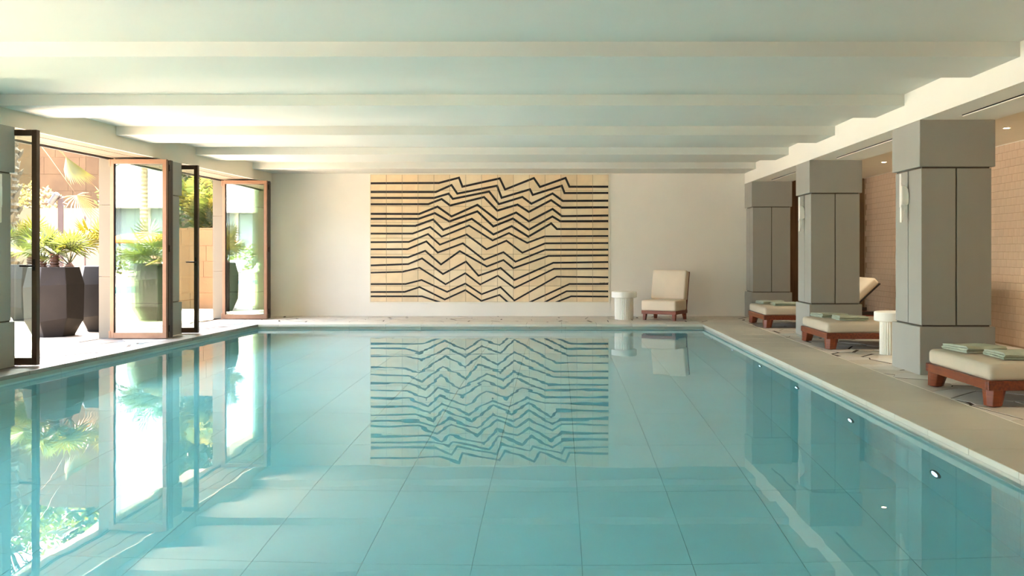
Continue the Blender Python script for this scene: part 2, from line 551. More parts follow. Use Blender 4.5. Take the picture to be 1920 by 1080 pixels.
bed('floor_bed', [(LX(ROOMY) - .84, ROOMY), (PL(ROOMY) - .04, ROOMY), (PL(FARY + .04) - .04, FARY + .04), (LX(FARY + .04) - .7, FARY + .04), (LX(FARY) - .84, FARY)], M['joint'], fl)
bed('near_deck', [(PL(ROOMY), ROOMY), (PR(ROOMY), ROOMY), (PR(NEARY), NEARY - .02), (PL(NEARY), NEARY - .02)], M['deck'], fl, 0.0)

def pave(region, size, seed, parent, mats):
    if area(region) < 0: region = region[::-1]
    for poly in crazy(region, size, seed):
        cx = sum(p[0] for p in poly) / len(poly); cy = sum(p[1] for p in poly) / len(poly)
        z = rng.uniform(-.0015, 0)
        lp = [(p[0] - cx, p[1] - cy) for p in poly]
        o = MB().prism(lp, -.02, z).build('paving_stone', rng.choice(mats), parent)
        o.location = (cx, cy, 0)
YC = FARY + COPB
pave([(SEAMX + .006, 4.6), (TILEX - .005, 4.6), (TILEX - .005, YC), (SEAMX + .006, YC)], .39, 11, fr, [M['stone'], M['stone2']])
pave([(LX(WALLY) - .55, YC + .003), (TILEX - .005, YC + .003), (TILEX - .005, WALLY - .003), (LX(WALLY) - .55, WALLY - .003)], .40, 12, fb, [M['stone'], M['stone']])
pave([(LX(5.5) - .80, 5.5), (PL(5.5) - COPL - .003, 5.5), (PL(YC) - COPL - .003, YC), (LX(YC) - .80, YC)], .42, 13, fl, [M['stone3'], M['stone3'], M['stone2']])
MB().box(SEAMX + .004, TILEX, ROOMY, 4.6, -.02, 0).build('deck_slab', M['stone'], fr)
bed('deck_slab', [(LX(ROOMY) - .8, ROOMY), (PL(ROOMY) - COPL, ROOMY), (PL(5.5) - COPL, 5.5), (LX(5.5) - .8, 5.5)], M['stone2'], fl, 0.0, -.02)
MB().box(SEAMX - .003, SEAMX + .006, ROOMY, FARY + COPB, -.02, .0006).build('seam_strip', M['ledge'], fr)
# pool coping: 0.6 m stones; on the right they run on as wide deck slabs to the seam
CT = .042
def coping_run(y0, y1, left):
    n = round((y1 - y0) / .6)
    for i in range(n):
        a = y0 + (y1 - y0) * i / n + .0012; b = y0 + (y1 - y0) * (i + 1) / n - .0012
        if left: poly = [(PL(a) - COPL, a), (PL(a), a), (PL(b), b), (PL(b) - COPL, b)]
        else: poly = [(PR(a), a), (SEAMX - .003, a), (SEAMX - .003, b), (PR(b), b)]
        MB().prism(poly, -CT, 0).build('coping_stone', M['lcoping'] if left else M['deck'], fl if left else fr, bevel=.005)
coping_run(NEARY, FARY, True)
coping_run(NEARY, FARY + COPB, False)
n = 13
xa, xb = PL(FARY) - COPL, PR(FARY)
for i in range(n):
    a = xa + (xb - xa) * i / n + .0012; b = xa + (xb - xa) * (i + 1) / n - .0012
    MB().box(a, b, FARY, FARY + COPB, -CT, 0).build('coping_stone', M['coping'], fb, bevel=.005)

# pool basin
pb = shell('floor_pool_basin', 'pale stone tiled swimming pool basin under the water')
WO = .028                                        # wall set back under the coping
MB().prism([(PL(NEARY) - .3, NEARY - .3), (PR(NEARY) + .3, NEARY - .3), (PR(FARY) + .3, FARY + .3), (PL(FARY) - .3, FARY + .3)], POOLZ - .2, POOLZ - .012).build('basin_bed', M['pooljoint'], pb)
MB().prism([(PR(NEARY) + WO + .012, NEARY), (PR(NEARY) + .3, NEARY), (PR(FARY) + .3, FARY + .3), (PR(FARY) + WO + .012, FARY + .3)], POOLZ - .1, -CT).build('basin_wall', M['pooljoint'], pb)
MB().prism([(PL(NEARY) - .3, NEARY), (PL(NEARY) - WO - .012, NEARY), (PL(FARY) - WO - .012, FARY + .3), (PL(FARY) - .3, FARY + .3)], POOLZ - .1, -CT).build('basin_wall', M['pooljoint'], pb)
MB().box(PL(FARY) - .3, PR(FARY) + .3, FARY + WO + .012, FARY + .3, POOLZ - .1, -CT).build('basin_wall', M['pooljoint'], pb)
MB().box(PL(NEARY) - .3, PR(NEARY) + .3, NEARY - .3, NEARY - WO, POOLZ - .1, -CT).build('basin_wall', M['pool'], pb)
JX = .135
TL = 1.2
reg = [(PL(NEARY) - WO, NEARY), (PR(NEARY) + WO, NEARY), (PR(FARY) + WO, FARY + WO), (PL(FARY) - WO, FARY + WO)]
for i in range(-11, 5):
    for j in range(0, 14):
        x0, y0 = JX + .6 * i, NEARY + TL * j
        poly = clip_region([(x0 + .002, y0 + .002), (x0 + .598, y0 + .002), (x0 + .598, y0 + TL - .002), (x0 + .002, y0 + TL - .002)], reg)
        if len(poly) < 3 or area(poly) < .005: continue
        MB().prism(poly, POOLZ - .02, POOLZ).build('pool_tile', M['pool'], pb)
zr = [POOLZ, POOLZ + .62, -.17, -CT]
for j in range(14):
    a, b = NEARY + TL * j + .002, min(NEARY + TL * (j + 1) - .002, FARY + WO)
    if a >= b: continue
    for k in range(3):
        z0, z1 = zr[k] + .002, zr[k + 1] - .002
        MB().prism([(PR(a) + WO, a), (PR(a) + WO + .02, a), (PR(b) + WO + .02, b), (PR(b) + WO, b)], z0, z1).build('wall_tile', M['band'] if k == 2 else M['pool'], pb)
        MB().prism([(PL(a) - WO - .02, a), (PL(a) - WO, a), (PL(b) - WO, b), (PL(b) - WO - .02, b)], z0, z1).build('wall_tile', M['band'] if k == 2 else M['pool'], pb)
for i in range(-10, 5):
    a, b = max(JX + .6 * i + .002, PL(FARY) - WO), min(JX + .6 * i + .598, PR(FARY) + WO)
    if a >= b: continue
    for k in range(3):
        MB().box(a, b, FARY + WO, FARY + WO + .02, zr[k] + .002, zr[k + 1] - .002).build('wall_tile', M['band'] if k == 2 else M['pool'], pb)
# water body
e = .07
wt = MB().prism([(PL(NEARY) - e, NEARY - e), (PR(NEARY) + e, NEARY - e), (PR(FARY) + e, FARY + e), (PL(FARY) - e, FARY + e)], POOLZ - .008, WATERZ).build(
    'pool_water', M['water'], None, label='still turquoise water filling the indoor swimming pool', category='water')
# underwater lights on the right wall
for k, y in enumerate([4.40, 6.09, 7.81, 9.51, 11.17, 12.86, 14.5]):
    x = PR(y) + WO
    t = thing('pool_light', ['small round pool light nearest the viewer on the right pool wall', 'round pool light second from the viewer, below the big towel lounger',
        'round pool light third from the viewer on the right pool wall', 'round pool light fourth from the viewer on the right pool wall',
        'round pool light fifth from the viewer on the right pool wall', 'second farthest round pool light on the right pool wall', 'farthest tiny round pool light beside the far pool corner'][k],
        'pool light', (x, y, -.94), 0, 'underwater lights along the right pool wall')
    ring = MB(); lens = MB()
    N = 20
    def circ(r, d): return [(-d, r * math.cos(-2 * PI * i / N), r * math.sin(-2 * PI * i / N)) for i in range(N)]
    ring.rings([circ(.075, -.004), circ(.075, .012), circ(.055, .014), circ(.055, .004)], True, True).build('bezel', M['steelring'], t)
    lens.rings([circ(.054, 0), circ(.054, .010), circ(.03, .018), circ(.01, .020)], True, True).build('lens', M['plamp'], t)

# ------------------------------------------------------------------ pillars
def pillar(label, loc, rz, depth=CW, flip=1):
    """local: x from 0 (pool face) to flip*CW, y from 0 (front) to depth"""
    t = thing('pillar', label, 'pillar', loc, rz, 'grey limewashed pillars along the pool')
    def bx(name, i0, i1, z0, z1, m, bev=.004, y0=None, y1=None):
        x0, x1 = sorted((flip * i0, flip * i1))
        return MB().box(x0, x1, y0, y1, z0, z1).build(name, m, t, bevel=bev)
    bx('base', 0, CW, 0, .468, M['col'], .005, 0, depth)
    bx('capital', 0, CW, 2.024, SOFF if flip > 0 else HEADZ, M['col'], .005, 0, depth)
    ins = .027
    bx('core', ins + .014, CW - ins - .014, .46, 2.03, M['colgap'], 0, ins + .014, depth - ins)
    mid, g = CW / 2, .007
    md = depth / 2
    for (a, b) in ((ins, mid - g), (mid + g, CW - ins)):
        for (c, d) in ((ins, md - g), (md + g, depth - ins)):
            bx('panel', a, b, .482, 2.010, M['col'], .003, c, d)
    return t
pillar('nearest right pillar, grey limewashed, behind the lounger with the largest towels', (RX, COLY[0], 0), 0)
pillar('middle right pillar, grey limewashed, behind the second lounger', (RX, COLY[1], 0), 0)
pillar('farthest right pillar, grey limewashed, against the end wall', (RX, COLY[2], 0), 0, WALLY - COLY[2] - .002)
for cy, lb, dp in ((COLY[0], 'grey limewashed pillar at the far left edge, beside the nearest open glass door', .70),
                   (COLY[1], 'grey limewashed left pillar half hidden behind the middle glass doors', .70),
                   (COLY[2], 'grey limewashed left pillar in the far corner behind the last glass door', .60)):
    p = left_pt(-.002, cy)
    pillar(lb, p, LTH, dp, -1)

# wall sconces: white plaster, a thin upright blade in front of a rounded shell with a pointed tail
def sconce(label, loc, rz, flip=1):
    t = thing('wall_sconce', label, 'wall light', loc, rz, 'white plaster wall lights on the pillars')
    s = flip                                     # -1*s is the outward direction
    b = MB()
    def slab(prof, y0, y1):                      # side profile in (x outward, z), extruded along y
        n = len(prof)
        vs = [(-s * x, y0, z) for x, z in prof] + [(-s * x, y1, z) for x, z in prof]
        fs = [tuple(range(n)), tuple(range(2 * n - 1, n - 1, -1))] + [(i, n + i, n + (i + 1) % n, (i + 1) % n) for i in range(n)]
        b.add(vs, fs)
    slab([(.066, .376), (.080, .376), (.080, .04), (.074, .03), (.066, .03)], -.022, .022)
    b.build('blade', M['plaster'], t, bevel=.003)
    b = MB()
    slab([(.004, .07), (.0, .11), (.0, .17), (.008, .215), (.024, .240), (.050, .250), (.078, .256), (.078, .058), (.020, .055)], -.034, .034)
    b.build('shell', M['plaster'], t, bevel=.010, seg=3)
    b = MB()
    slab([(.030, .062), (.076, .062), (.076, -.115), (.064, -.12)], -.022, .022)
    b.build('tail', M['plaster'], t, bevel=.004)
    return t
for i, lb in ((0, 'white plaster wall light on the nearest right pillar'), (1, 'white plaster wall light on the middle right pillar')):
    sconce(lb, (RX + .027, COLY[i] + CW / 2, 1.61), 0)
sconce('white plaster wall light on the left pillar cut by the picture edge', left_pt(-.029, COLY[0] + .39, 1.61), LTH, -1)

# ------------------------------------------------------------------ folding glass doors
LH = 2.473
M['dframe'] = mat('dark_bronze_frame', (70, 54, 40), 0.42, 0.12, 8, 0, 40, None, 0.5)  # same bronze with shade painted into its colour
def leaf(num, label, x0, x1, y, th, stack, handle, dark=False):
    """glazed leaf parallel to the end wall between x0 (hinge, outside) and x1; stack = further leaves folded behind it"""
    t = shell('door_%d' % num, label)
    t['category'] = 'door'
    t.location = (x0, y, 0)
    w = x1 - x0
    fs, fb_, ft = .052, .075, .062
    for k in range(stack + 1):
        o = k * (th + .012)
        if k % 2: hx = .012
        else: hx = 0.0
        a, b = hx, w + (.004 if k % 2 else 0)
        z0, z1 = .012, LH - (.012 if k % 2 else 0)
        fm = M['dframe'] if (k or handle) else M['bronze']
        MB().box(a, a + fs, o, o + th, z0, z1).build('stile', fm, t, bevel=.003)
        MB().box(b - fs, b, o, o + th, z0, z1).build('stile', fm, t, bevel=.003)
        MB().box(a + fs, b - fs, o, o + th, z1 - ft, z1).build('rail', fm, t)
        MB().box(a + fs, b - fs, o, o + th, z0, z0 + fb_).build('rail', fm, t)
        MB().box(a + fs - .004, b - fs + .004, o + th * .42, o + th * .56, z0 + fb_ - .004, z1 - ft + .004).build('pane', M['glass'], t)
        # rubber gasket round the pane
        gm = MB()
        gy0, gy1 = o + th * .25, o + th * .75
        gm.box(a + fs, a + fs + .008, gy0, gy1, z0 + fb_, z1 - ft)
        gm.box(b - fs - .008, b - fs, gy0, gy1, z0 + fb_, z1 - ft)
        gm.build('gasket', M['dbronze'], t, kind='stuff')
        if k < stack:
            MB().box(w - .010, w + .006, o + th + .001, o + th + .011, .02, LH - .02).build('seal', M['dbronze'], t)
    if stack:
        for z in (.10, 1.20, LH - .16):
            MB().lathe([(.010, z), (.010, z + .09)], 10, w + .010, th + .006).build('hinge', M['dbronze'], t)
        for z in (.012, LH - .10):
            MB().box(-.018, .006, -.004, th * .8, z, z + .10).build('pivot_bracket', M['bronze'], t)
    if handle:
        for sy in (-1, 1):
            yy = -.045 if sy < 0 else th + .045
            hb = MB()
            hb.tube([(w - .026, 0 if sy < 0 else th, 1.05), (w - .026, yy, 1.05), (w - .05, yy, 1.05), (w - .15, yy, 1.05)], .009, 8)
            hb.build('lever', M['steel'], t, smooth=True)
        MB().box(w - .040, w - .012, -.006, 0, 1.0, 1.12).build('backplate', M['steel'], t)
    return t
def px(u, y): return (u - 1045) * y / 1720.0
for k in range(2):  # unseen closed doors added to cut the light from this bay
    t = shell('door_%d' % (5 + k), ['closed bronze framed glass door panels beside the viewer, farther pair', 'closed bronze framed glass door panels beside the viewer, nearer pair'][k])
    t['category'] = 'door'
    t.location = left_pt(-.70, COLY[0] - 3.87 + CW + .02 + k * 1.56); t.rotation_euler = (0, 0, LTH)
    for q in range(2):
        y0, y1 = q * .78, q * .78 + .776
        MB().box(0, .06, y0, y0 + .052, .012, LH).build('stile', M['bronze'], t)
        MB().box(0, .06, y1 - .052, y1, .012, LH).build('stile', M['bronze'], t)
        MB().box(0, .06, y0 + .052, y1 - .052, LH - .062, LH).build('rail', M['bronze'], t)
        MB().box(0, .06, y0 + .052, y1 - .052, .012, .087).build('rail', M['bronze'], t)
        MB().box(.025, .034, y0 + .048, y1 - .048, .083, LH - .058).build('pane', M['glass'], t)
ya = 9.58
leaf(1, 'single dark framed glass door standing open beside the nearest left pillar', px(68.5, ya) - .80, px(68.5, ya), ya, .065, 0, True)
yb = 12.62
leaf(2, 'bronze framed folding glass door stack in front of the middle left pillar', px(207.5, yb), px(313, yb), yb - .02, .065, 2, False)
yc = 13.46
leaf(3, 'single dark framed glass door open behind the middle left pillar', px(370.5, yc) - .80, px(370.5, yc), yc, .065, 0, True)
yd = 16.33
leaf(4, 'bronze framed folding glass door stack in the far left corner', px(417.5, yd), px(501, yd), yd - .02, .065, 2, False)

# ------------------------------------------------------------------ mural
mx0, mx1 = px(694.8, WALLY), px(1141, WALLY)
def mz(v): return CAMZ + (474 - v) * WALLY / 1720.0
mz1, mz0 = mz(327.4), mz(565.9)
mural = thing('mural', 'buff tile mural with black zigzag lines on the end wall', 'mural', (mx0, WALLY, mz0))
MW, MH = mx1 - mx0, mz1 - mz0
MB().box(0, MW, -.006, -.001, 0, MH).build('backing', M['mgrout'], mural)
fr_ = MB()
for (a, b, c, d) in ((-.022, MW + .022, MH, MH + .022), (-.022, MW + .022, -.022, 0), (-.022, 0, 0, MH), (MW, MW + .022, 0, MH)):
    MB().box(a, b, -.016, -.001, c, d).build('edging', M['edge'], mural)
NCX, NCZ = 15, 8
tw_, th_ = MW / NCX, MH / NCZ
tiles = {}
jit = [M['mural']]
for k in range(3):
    c = ((248, 226, 188), (240, 214, 172), (246, 218, 174))[k]
    jit.append(mat('buff_glazed_tile_tone', c, 0.5, 0.0, 3.0, 0.04, 30, None, 0, 0.5, tuple(int(v * .92) for v in c)))
for i in range(NCX):
    for j in range(NCZ):
        g = .0022
        o = MB().box(g, tw_ - g, -.014, -.005, g, th_ - g).build('tile', rng.choice(jit), mural, bevel=.0015, seg=1)
        o.location = (i * tw_, 0, j * th_)
        tiles[i, j] = o
LINES = [
 [(57,130),(552,128),(697,90),(722,155),(992,95),(1030,175),(1238,93),(1282,157),(1467,92),(1495,155),(1778,155)],
 [(57,193),(530,193),(643,143),(685,205),(972,148),(1005,235),(1210,174),(1230,214),(1440,148),(1460,201),(1778,200)],
 [(57,236),(518,236),(622,205),(653,243),(915,190),(985,281),(1155,229),(1220,278),(1373,204),(1447,258),(1778,256)],
 [(57,282),(475,281),(572,244),(633,291),(878,230),(974,328),(1120,284),(1202,337),(1363,252),(1440,307),(1778,304)],
 [(57,351),(410,352),(542,299),(643,370),(830,286),(974,397),(1110,342),(1202,405),(1373,316),(1440,368),(1778,363)],
 [(57,387),(405,387),(522,346),(628,406),(830,333),(945,442),(1087,385),(1202,466),(1372,370),(1430,405),(1778,403)],
 [(57,437),(382,438),(510,392),(583,467),(790,387),(946,500),(1078,440),(1198,516),(1363,420),(1405,461),(1778,461)],
 [(57,494),(362,494),(489,446),(572,516),(770,436),(940,543),(1058,490),(1190,561),(1316,514),(1778,511)],
 [(57,556),(334,554),(473,497),(559,574),(752,500),(896,607),(1040,545),(1155,632),(1320,564),(1778,562)],
 [(57,607),(325,606),(461,550),(544,631),(725,564),(878,683),(1018,628),(1105,697),(1320,611),(1778,610)],
 [(57,665),(330,665),(453,618),(567,717),(703,620),(898,732),(1018,685),(1090,744),(1343,655),(1778,651)],
 [(57,724),(330,714),(430,673),(581,786),(748,696),(838,798),(998,742),(1097,829),(1378,705),(1778,699)],
 [(57,776),(290,770),(412,740),(600,860),(743,780),(850,862),(977,798),(1098,887),(1384,748),(1778,746)],
 [(57,859),(312,858),(427,829),(611,915),(743,855),(861,932),(997,880),(1098,977),(1402,805),(1778,810)],
 [(57,916),(305,915),(412,880),(594,970),(743,902),(859,980),(990,937),(1056,995)],
 [(57,947),(430,947),(575,995)],
 [(1197,995),(1495,858),(1778,858)], [(1305,995),(1475,910),(1778,911)], [(1385,995),(1507,947),(1778,949)]]
sx, sz = MW / (1778 - 57), MH / (987 - 67)
for li, L in enumerate(LINES):
    hw = (15.0 if li < 7 else 13.0 if li < 12 else 12.0) * .5 * sx
    P = [((x - 57) * sx, (987 - y) * sz) for x, y in L]
    if P[0][0] < .001: P[0] = (.006, P[0][1])
    if P[-1][0] > MW - .001: P[-1] = (MW - .006, P[-1][1])
    up, dn = [], []
    for k, p in enumerate(P):                     # mitred offsets
        d0 = Vector(P[k]) - Vector(P[k - 1]) if k else Vector(P[1]) - Vector(P[0])
        d1 = Vector(P[k + 1]) - Vector(P[k]) if k < len(P) - 1 else d0
        d0.normalize(); d1.normalize()
        n0, n1 = Vector((-d0.y, d0.x)), Vector((-d1.y, d1.x))
        m_ = (n0 + n1).normalized()
        q = min(hw / max(m_.dot(n0), .35), hw * 1.9)
        up.append((p[0] + m_.x * q, p[1] + m_.y * q)); dn.append((p[0] - m_.x * q, p[1] - m_.y * q))
    cells = {}
    for k in range(len(P) - 1):
        quad = [dn[k], dn[k + 1], up[k + 1], up[k]]
        xs = [p[0] for p in quad]; zs = [p[1] for p in quad]
        for i in range(max(0, int(min(xs) / tw_)), min(NCX - 1, int(max(xs) / tw_)) + 1):
            for j in range(max(0, int(min(zs) / th_)), min(NCZ - 1, int(max(zs) / th_)) + 1):
                g = .0026
                x0, x1, z0, z1 = i * tw_ + g, (i + 1) * tw_ - g, j * th_ + .001, (j + 1) * th_ - .001
                poly = clip_region(quad, [(x0, z0), (x1, z0), (x1, z1), (x0, z1)])
                if len(poly) < 3 or area(poly) < 2e-6: continue
                cells.setdefault((i, j), []).append([(p[0] - i * tw_, p[1] - j * th_) for p in poly])
    for (i, j), polys in cells.items():
        b = MB()
        for poly in polys:
            n = len(poly)
            vs = [(p[0], -.014, p[1]) for p in poly] + [(p[0], -.0175, p[1]) for p in poly]
            b.add(vs, [tuple(range(n, 2 * n))] + [(a, (a + 1) % n, n + (a + 1) % n, n + a) for a in range(n)])
        b.build('glazed_line', M['black'], tiles[i, j])
# the small dark maker's marks at the lower right, too faint to read
sg = MB()
xx = (1712 - 57) * sx
for k in range(13):
    hgt = rng.uniform(.010, .018)
    if k == 9: xx += .010
    sg.box(xx, xx + rng.uniform(.004, .008), -.0165, -.014, (987 - 856) * sz + .008, (987 - 856) * sz + .008 + hgt)
    xx += .0125
sg.build('signature_strokes', M['black'], mural, kind='stuff')

# ------------------------------------------------------------------ soft furnishings helpers
def cushion(x0, x1, y0, y1, z0, z1, r, puff=.012, n=10):
    """rounded upholstered slab, softly crowned"""
    b = MB()
    prof = []
    for k in range(5):
        a = PI / 2 * k / 4
        prof.append((r * (1 - math.sin(a)), z0 + r * (1 - math.cos(a)) * 1.0))
    prof = [(r * (1 - math.sin(PI / 2 * k / 4)), z0 + r * (1 - math.cos(PI / 2 * k / 4))) for k in range(5)]
    prof += [(r * (1 - math.cos(PI / 2 * k / 4)), z1 - r + r * math.sin(PI / 2 * k / 4)) for k in range(5)]
    def ring(ins, z):
        cr = max(r * 1.3 - ins, .004)
        pts = []
        X0, X1, Y0, Y1 = x0 + ins, x1 - ins, y0 + ins, y1 - ins
        for (cx, cy, a0) in ((X1 - cr, Y0 + cr, -PI / 2), (X1 - cr, Y1 - cr, 0), (X0 + cr, Y1 - cr, PI / 2), (X0 + cr, Y0 + cr, PI)):
            for k in range(5):
                a = a0 + PI / 2 * k / 4
                pts.append((cx + cr * math.cos(a), cy + cr * math.sin(a), z))
        return pts
    rings = [ring(i, z) for i, z in prof]
    cxm, cym = (x0 + x1) / 2, (y0 + y1) / 2
    last = rings[-1]
    for s, dz in ((.75, puff * .6), (.4, puff * .95), (.02, puff)):
        rings.append([(cxm + (p[0] - cxm) * s, cym + (p[1] - cym) * s, z1 + dz) for p in last])
    b.rings(rings)
    return b

def octleg(x, y, z0, z1, w0, w1, ox=0, oy=0, ch=.28):
    """tapering leg with rounded-off corners, w0 wide at the foot, w1 at the top"""
    b = MB()
    def ring(w, z, dx, dy):
        h = w / 2; c = w * ch
        return [(x + dx + p, y + dy + q, z) for p, q in ((-h + c, -h), (h - c, -h), (h, -h + c), (h, h - c), (h - c, h), (-h + c, h), (-h, h - c), (-h, -h + c))]
    b.rings([ring(w0, z0, ox, oy), ring(w1, z1, 0, 0)])
    return b

# ------------------------------------------------------------------ sun loungers
LWID = 1.2
def make_lounger(label, loc):
    t = thing('sun_lounger', label, 'sun lounger', loc, 0, 'timber sun loungers between the pillars')
    W, LEN, HB = LWID, 2.02, 1.30
    zr0, zr1 = .130, .203
    MB().box(0, LEN, 0, .05, zr0, zr1).build('side_rail', M['woodx'], t, bevel=.006)
    MB().box(0, LEN, W - .05, W, zr0, zr1).build('side_rail', M['woodx'], t, bevel=.006)
    MB().box(0, .05, .05, W - .05, zr0, zr1).build('foot_rail', M['wood'], t, bevel=.006)
    MB().box(LEN - .05, LEN, .05, W - .05, zr0, zr1).build('head_rail', M['wood'], t, bevel=.006)
    MB().box(.05, HB, .05, W - .05, .165, .192).build('slat_deck', M['dbronze'], t)
    for (lx, ly, ox, oy) in ((.084, .084, -.02, -.02), (.084, W - .084, -.02, .02), (LEN - .084, .084, .02, -.02), (LEN - .084, W - .084, .02, .02)):
        lg = octleg(lx, ly, .006, zr0 + .03, .120, .166, ox, oy).build('leg', M['wood'], t, bevel=.006)
        MB().lathe([(.03, 0), (.03, .008)], 10, lx + ox, ly + oy).build('foot_pad', M['black'], lg)
    cushion(.012, HB, .012, W - .012, .200, .330, .038, .012).build('mattress', M['fabric'], t, smooth=True)
    # raised back: cushion on a thin dark tray, hinged at HB
    ang = math.radians(43)
    tray = MB().box(0, .74, .02, W - .02, -.018, 0).build('back_frame', M['dbronze'], t, bevel=.004)
    tray.location = (HB - .01, 0, .205); tray.rotation_euler = (0, -ang, 0)
    bc = cushion(.02, .74, .02, W - .02, 0, .125, .036, .01).build('back_cushion', M['fabric'], t, smooth=True)
    bc.location = (HB - .01, 0, .206); bc.rotation_euler = (0, -ang, 0)
    for yy in (.03, W - .06):
        MB().box(HB - .02, LEN - .02, yy, yy + .03, zr1, .262).build('back_support', M['dbronze'], t, bevel=.003)
    return t
L1 = make_lounger('nearest timber sun lounger with cream mattress at the right picture edge', (3.30, 7.02, 0))
dup(L1, (3.295, 11.22, 0), 0, 'timber sun lounger with cream mattress in front of the middle right pillar')
dup(L1, (3.25, 14.42, 0), 0, 'farthest timber sun lounger with cream mattress in front of the last pillar')

# folded towels
def towel_mesh(seed):
    r = random.Random(seed)
    b = MB()
    LX_, WY, T = .35, .42, .058
    # cross-section of a sheet folded over itself: a flattened spiral in (y,z), drawn as a thick ribbon
    path = []
    layers = 3
    th = T / layers
    for k in range(layers):
        z = th * (k + .5)
        ys = [0.012 + .004 * k, WY * .35, WY * .7, WY - .014 - .003 * k]
        if k % 2: ys = ys[::-1]
        for yy in ys:
            path.append((yy + r.uniform(-.002, .002), z + r.uniform(-.0012, .0012)))
        if k < layers - 1:
            ye = -.004 if k % 2 else WY
            path.append((ye, th * (k + 1)))
    hw = th * .40
    n = len(path)
    up, dn = [], []
    for k, p in enumerate(path):
        a = Vector(path[max(k - 1, 0)]); c = Vector(path[min(k + 1, n - 1)])
        d = (c - a).normalized(); nn = Vector((-d.y, d.x))
        up.append((p[0] + nn.x * hw, p[1] + nn.y * hw)); dn.append((p[0] - nn.x * hw, p[1] - nn.y * hw))
    outline = up + dn[::-1]
    NS = 8
    rings = []
    for s in range(NS + 1):
        x = LX_ * s / NS
        sag = .004 * math.sin(s * 1.7 + seed)
        rings.append([(x + r.uniform(-.004, .004) * (1 if s in (0, NS) else 0), p[0] + sag, max(p[1] * (1 + .06 * math.sin(s * 1.1 + seed)) * (1 - .22 * max(0, (p[0] - .2) / .22)), .0005)) for p in outline])
    m = len(outline)
    vs = [p for q in rings for p in q]
    fs = []
    for s in range(NS):
        for i in range(m):
            j = (i + 1) % m
            fs.append((s * m + i, (s + 1) * m + i, (s + 1) * m + j, s * m + j))
    for s in (0, NS):                              # ribbon end caps as quads
        for k in range(n - 1):
            q = (s * m + k, s * m + k + 1, s * m + (2 * n - 2 - k), s * m + (2 * n - 1 - k))
            fs.append(q if s == 0 else q[::-1])
    b.add(vs, fs)
    return b
def fringe(seed):
    r = random.Random(seed)
    b = MB()
    for k in range(26):
        y = .02 + .38 * k / 25
        x = r.choice((-.002, .35))
        d = -1 if x < .1 else 1
        z = r.choice((.012, .025, .038, .048))
        b.tube([(x, y, z), (x + d * r.uniform(.006, .016), y + r.uniform(-.006, .006), z + r.uniform(-.006, .006))], .0016, 4)
    return b
tnames = [('folded sage green towel lying nearer the viewer on the nearest lounger', 'folded sage green towel lying behind its twin on the nearest lounger'),
          ('folded sage green towel in front on the lounger by the middle pillar', 'folded sage green towel behind on the lounger by the middle pillar'),
          ('folded sage green towel in front on the farthest lounger', 'folded sage green towel at the back on the farthest lounger')]
for li, (lx, ly) in enumerate(((3.30, 7.02), (3.295, 11.22), (3.25, 14.42))):
    for k, (dx, dy, rz) in enumerate(((.22, .20, -.06), (.14, .67, .10))):
        t = thing('towel', tnames[li][k], 'towel', (lx + dx, ly + dy, .341), rz, 'folded sage green towels on the loungers')
        towel_mesh(li * 2 + k).build('folded_cloth', M['towel'], t)
        fringe(li * 2 + k + 50).build('fringe', M['towel'], t, kind='stuff')

# ------------------------------------------------------------------ side tables
def side_table(label, loc, rz):
    t = thing('side_table', label, 'side table', loc, rz, 'white fluted plaster side tables')
    MB().lathe([(.206, .385), (.220, .390), (.225, .398), (.225, .486), (.220, .495), (.206, .498), (.02, .499)], 48).build('table_top', M['plaster'], t)
    pts = []
    N = 288
    for i in range(N):
        a = 2 * PI * i / N
        lobe = .130 + .040 * abs(math.cos(1.5 * a)) ** .6
        fl_ = .015 * abs(math.sin(18 * a)) ** .7
        r_ = lobe - .012 + fl_
        pts.append((r_ * math.cos(a), r_ * math.sin(a)))
    MB().prism(pts, 0, .386).build('fluted_pedestal', M['plaster'], t)
    return t
side_table('white fluted side table between the mural and the armchair', (1.194, 16.40, 0), math.radians(30))
side_table('white fluted side table half hidden by the nearest right pillar', (3.95, 10.76, 0), math.radians(80))

# ------------------------------------------------------------------ lounge chair by the end wall
ch = thing('lounge_chair', 'low cream armless chair on short brown legs against the end wall', 'chair', (1.79, 16.10, 0), math.radians(-29))
# local: x along the front (0..W), y to the back
W, D = .65, .66
ox, oy = -.325, -.04
rail = MB().box(ox, ox + W, oy, oy + .56, .110, .170).build('seat_rail', M['wood'], ch, bevel=.004)
for (x, y, a, b) in ((ox + .05, oy + .05, -.008, -.008), (ox + W - .05, oy + .05, .008, -.008), (ox + .05, oy + .52, -.008, .02), (ox + W - .05, oy + .52, .008, .02)):
    octleg(x, y, 0, .112, .052, .068, a, b, .12).build('leg', M['wood'], ch, bevel=.003)
cushion(ox - .004, ox + W + .004, oy - .01, oy + .52, .168, .352, .030, .014).build('seat_cushion', M['fabric2'], ch, smooth=True)
bk = cushion(ox + .0, ox + W, 0, .54, -.08, .08, .030, .01).build('back_cushion', M['fabric2'], ch, smooth=True)
bk.location = (0, oy + .475, .34); bk.rotation_euler = (math.radians(78), 0, 0)
bp_ = MB().box(ox + .0, ox + W, -.17, .535, -.098, -.082).build('back_panel', M['wood'], ch, bevel=.003)
bp_.location = (0, oy + .475, .34); bp_.rotation_euler = (math.radians(78), 0, 0)

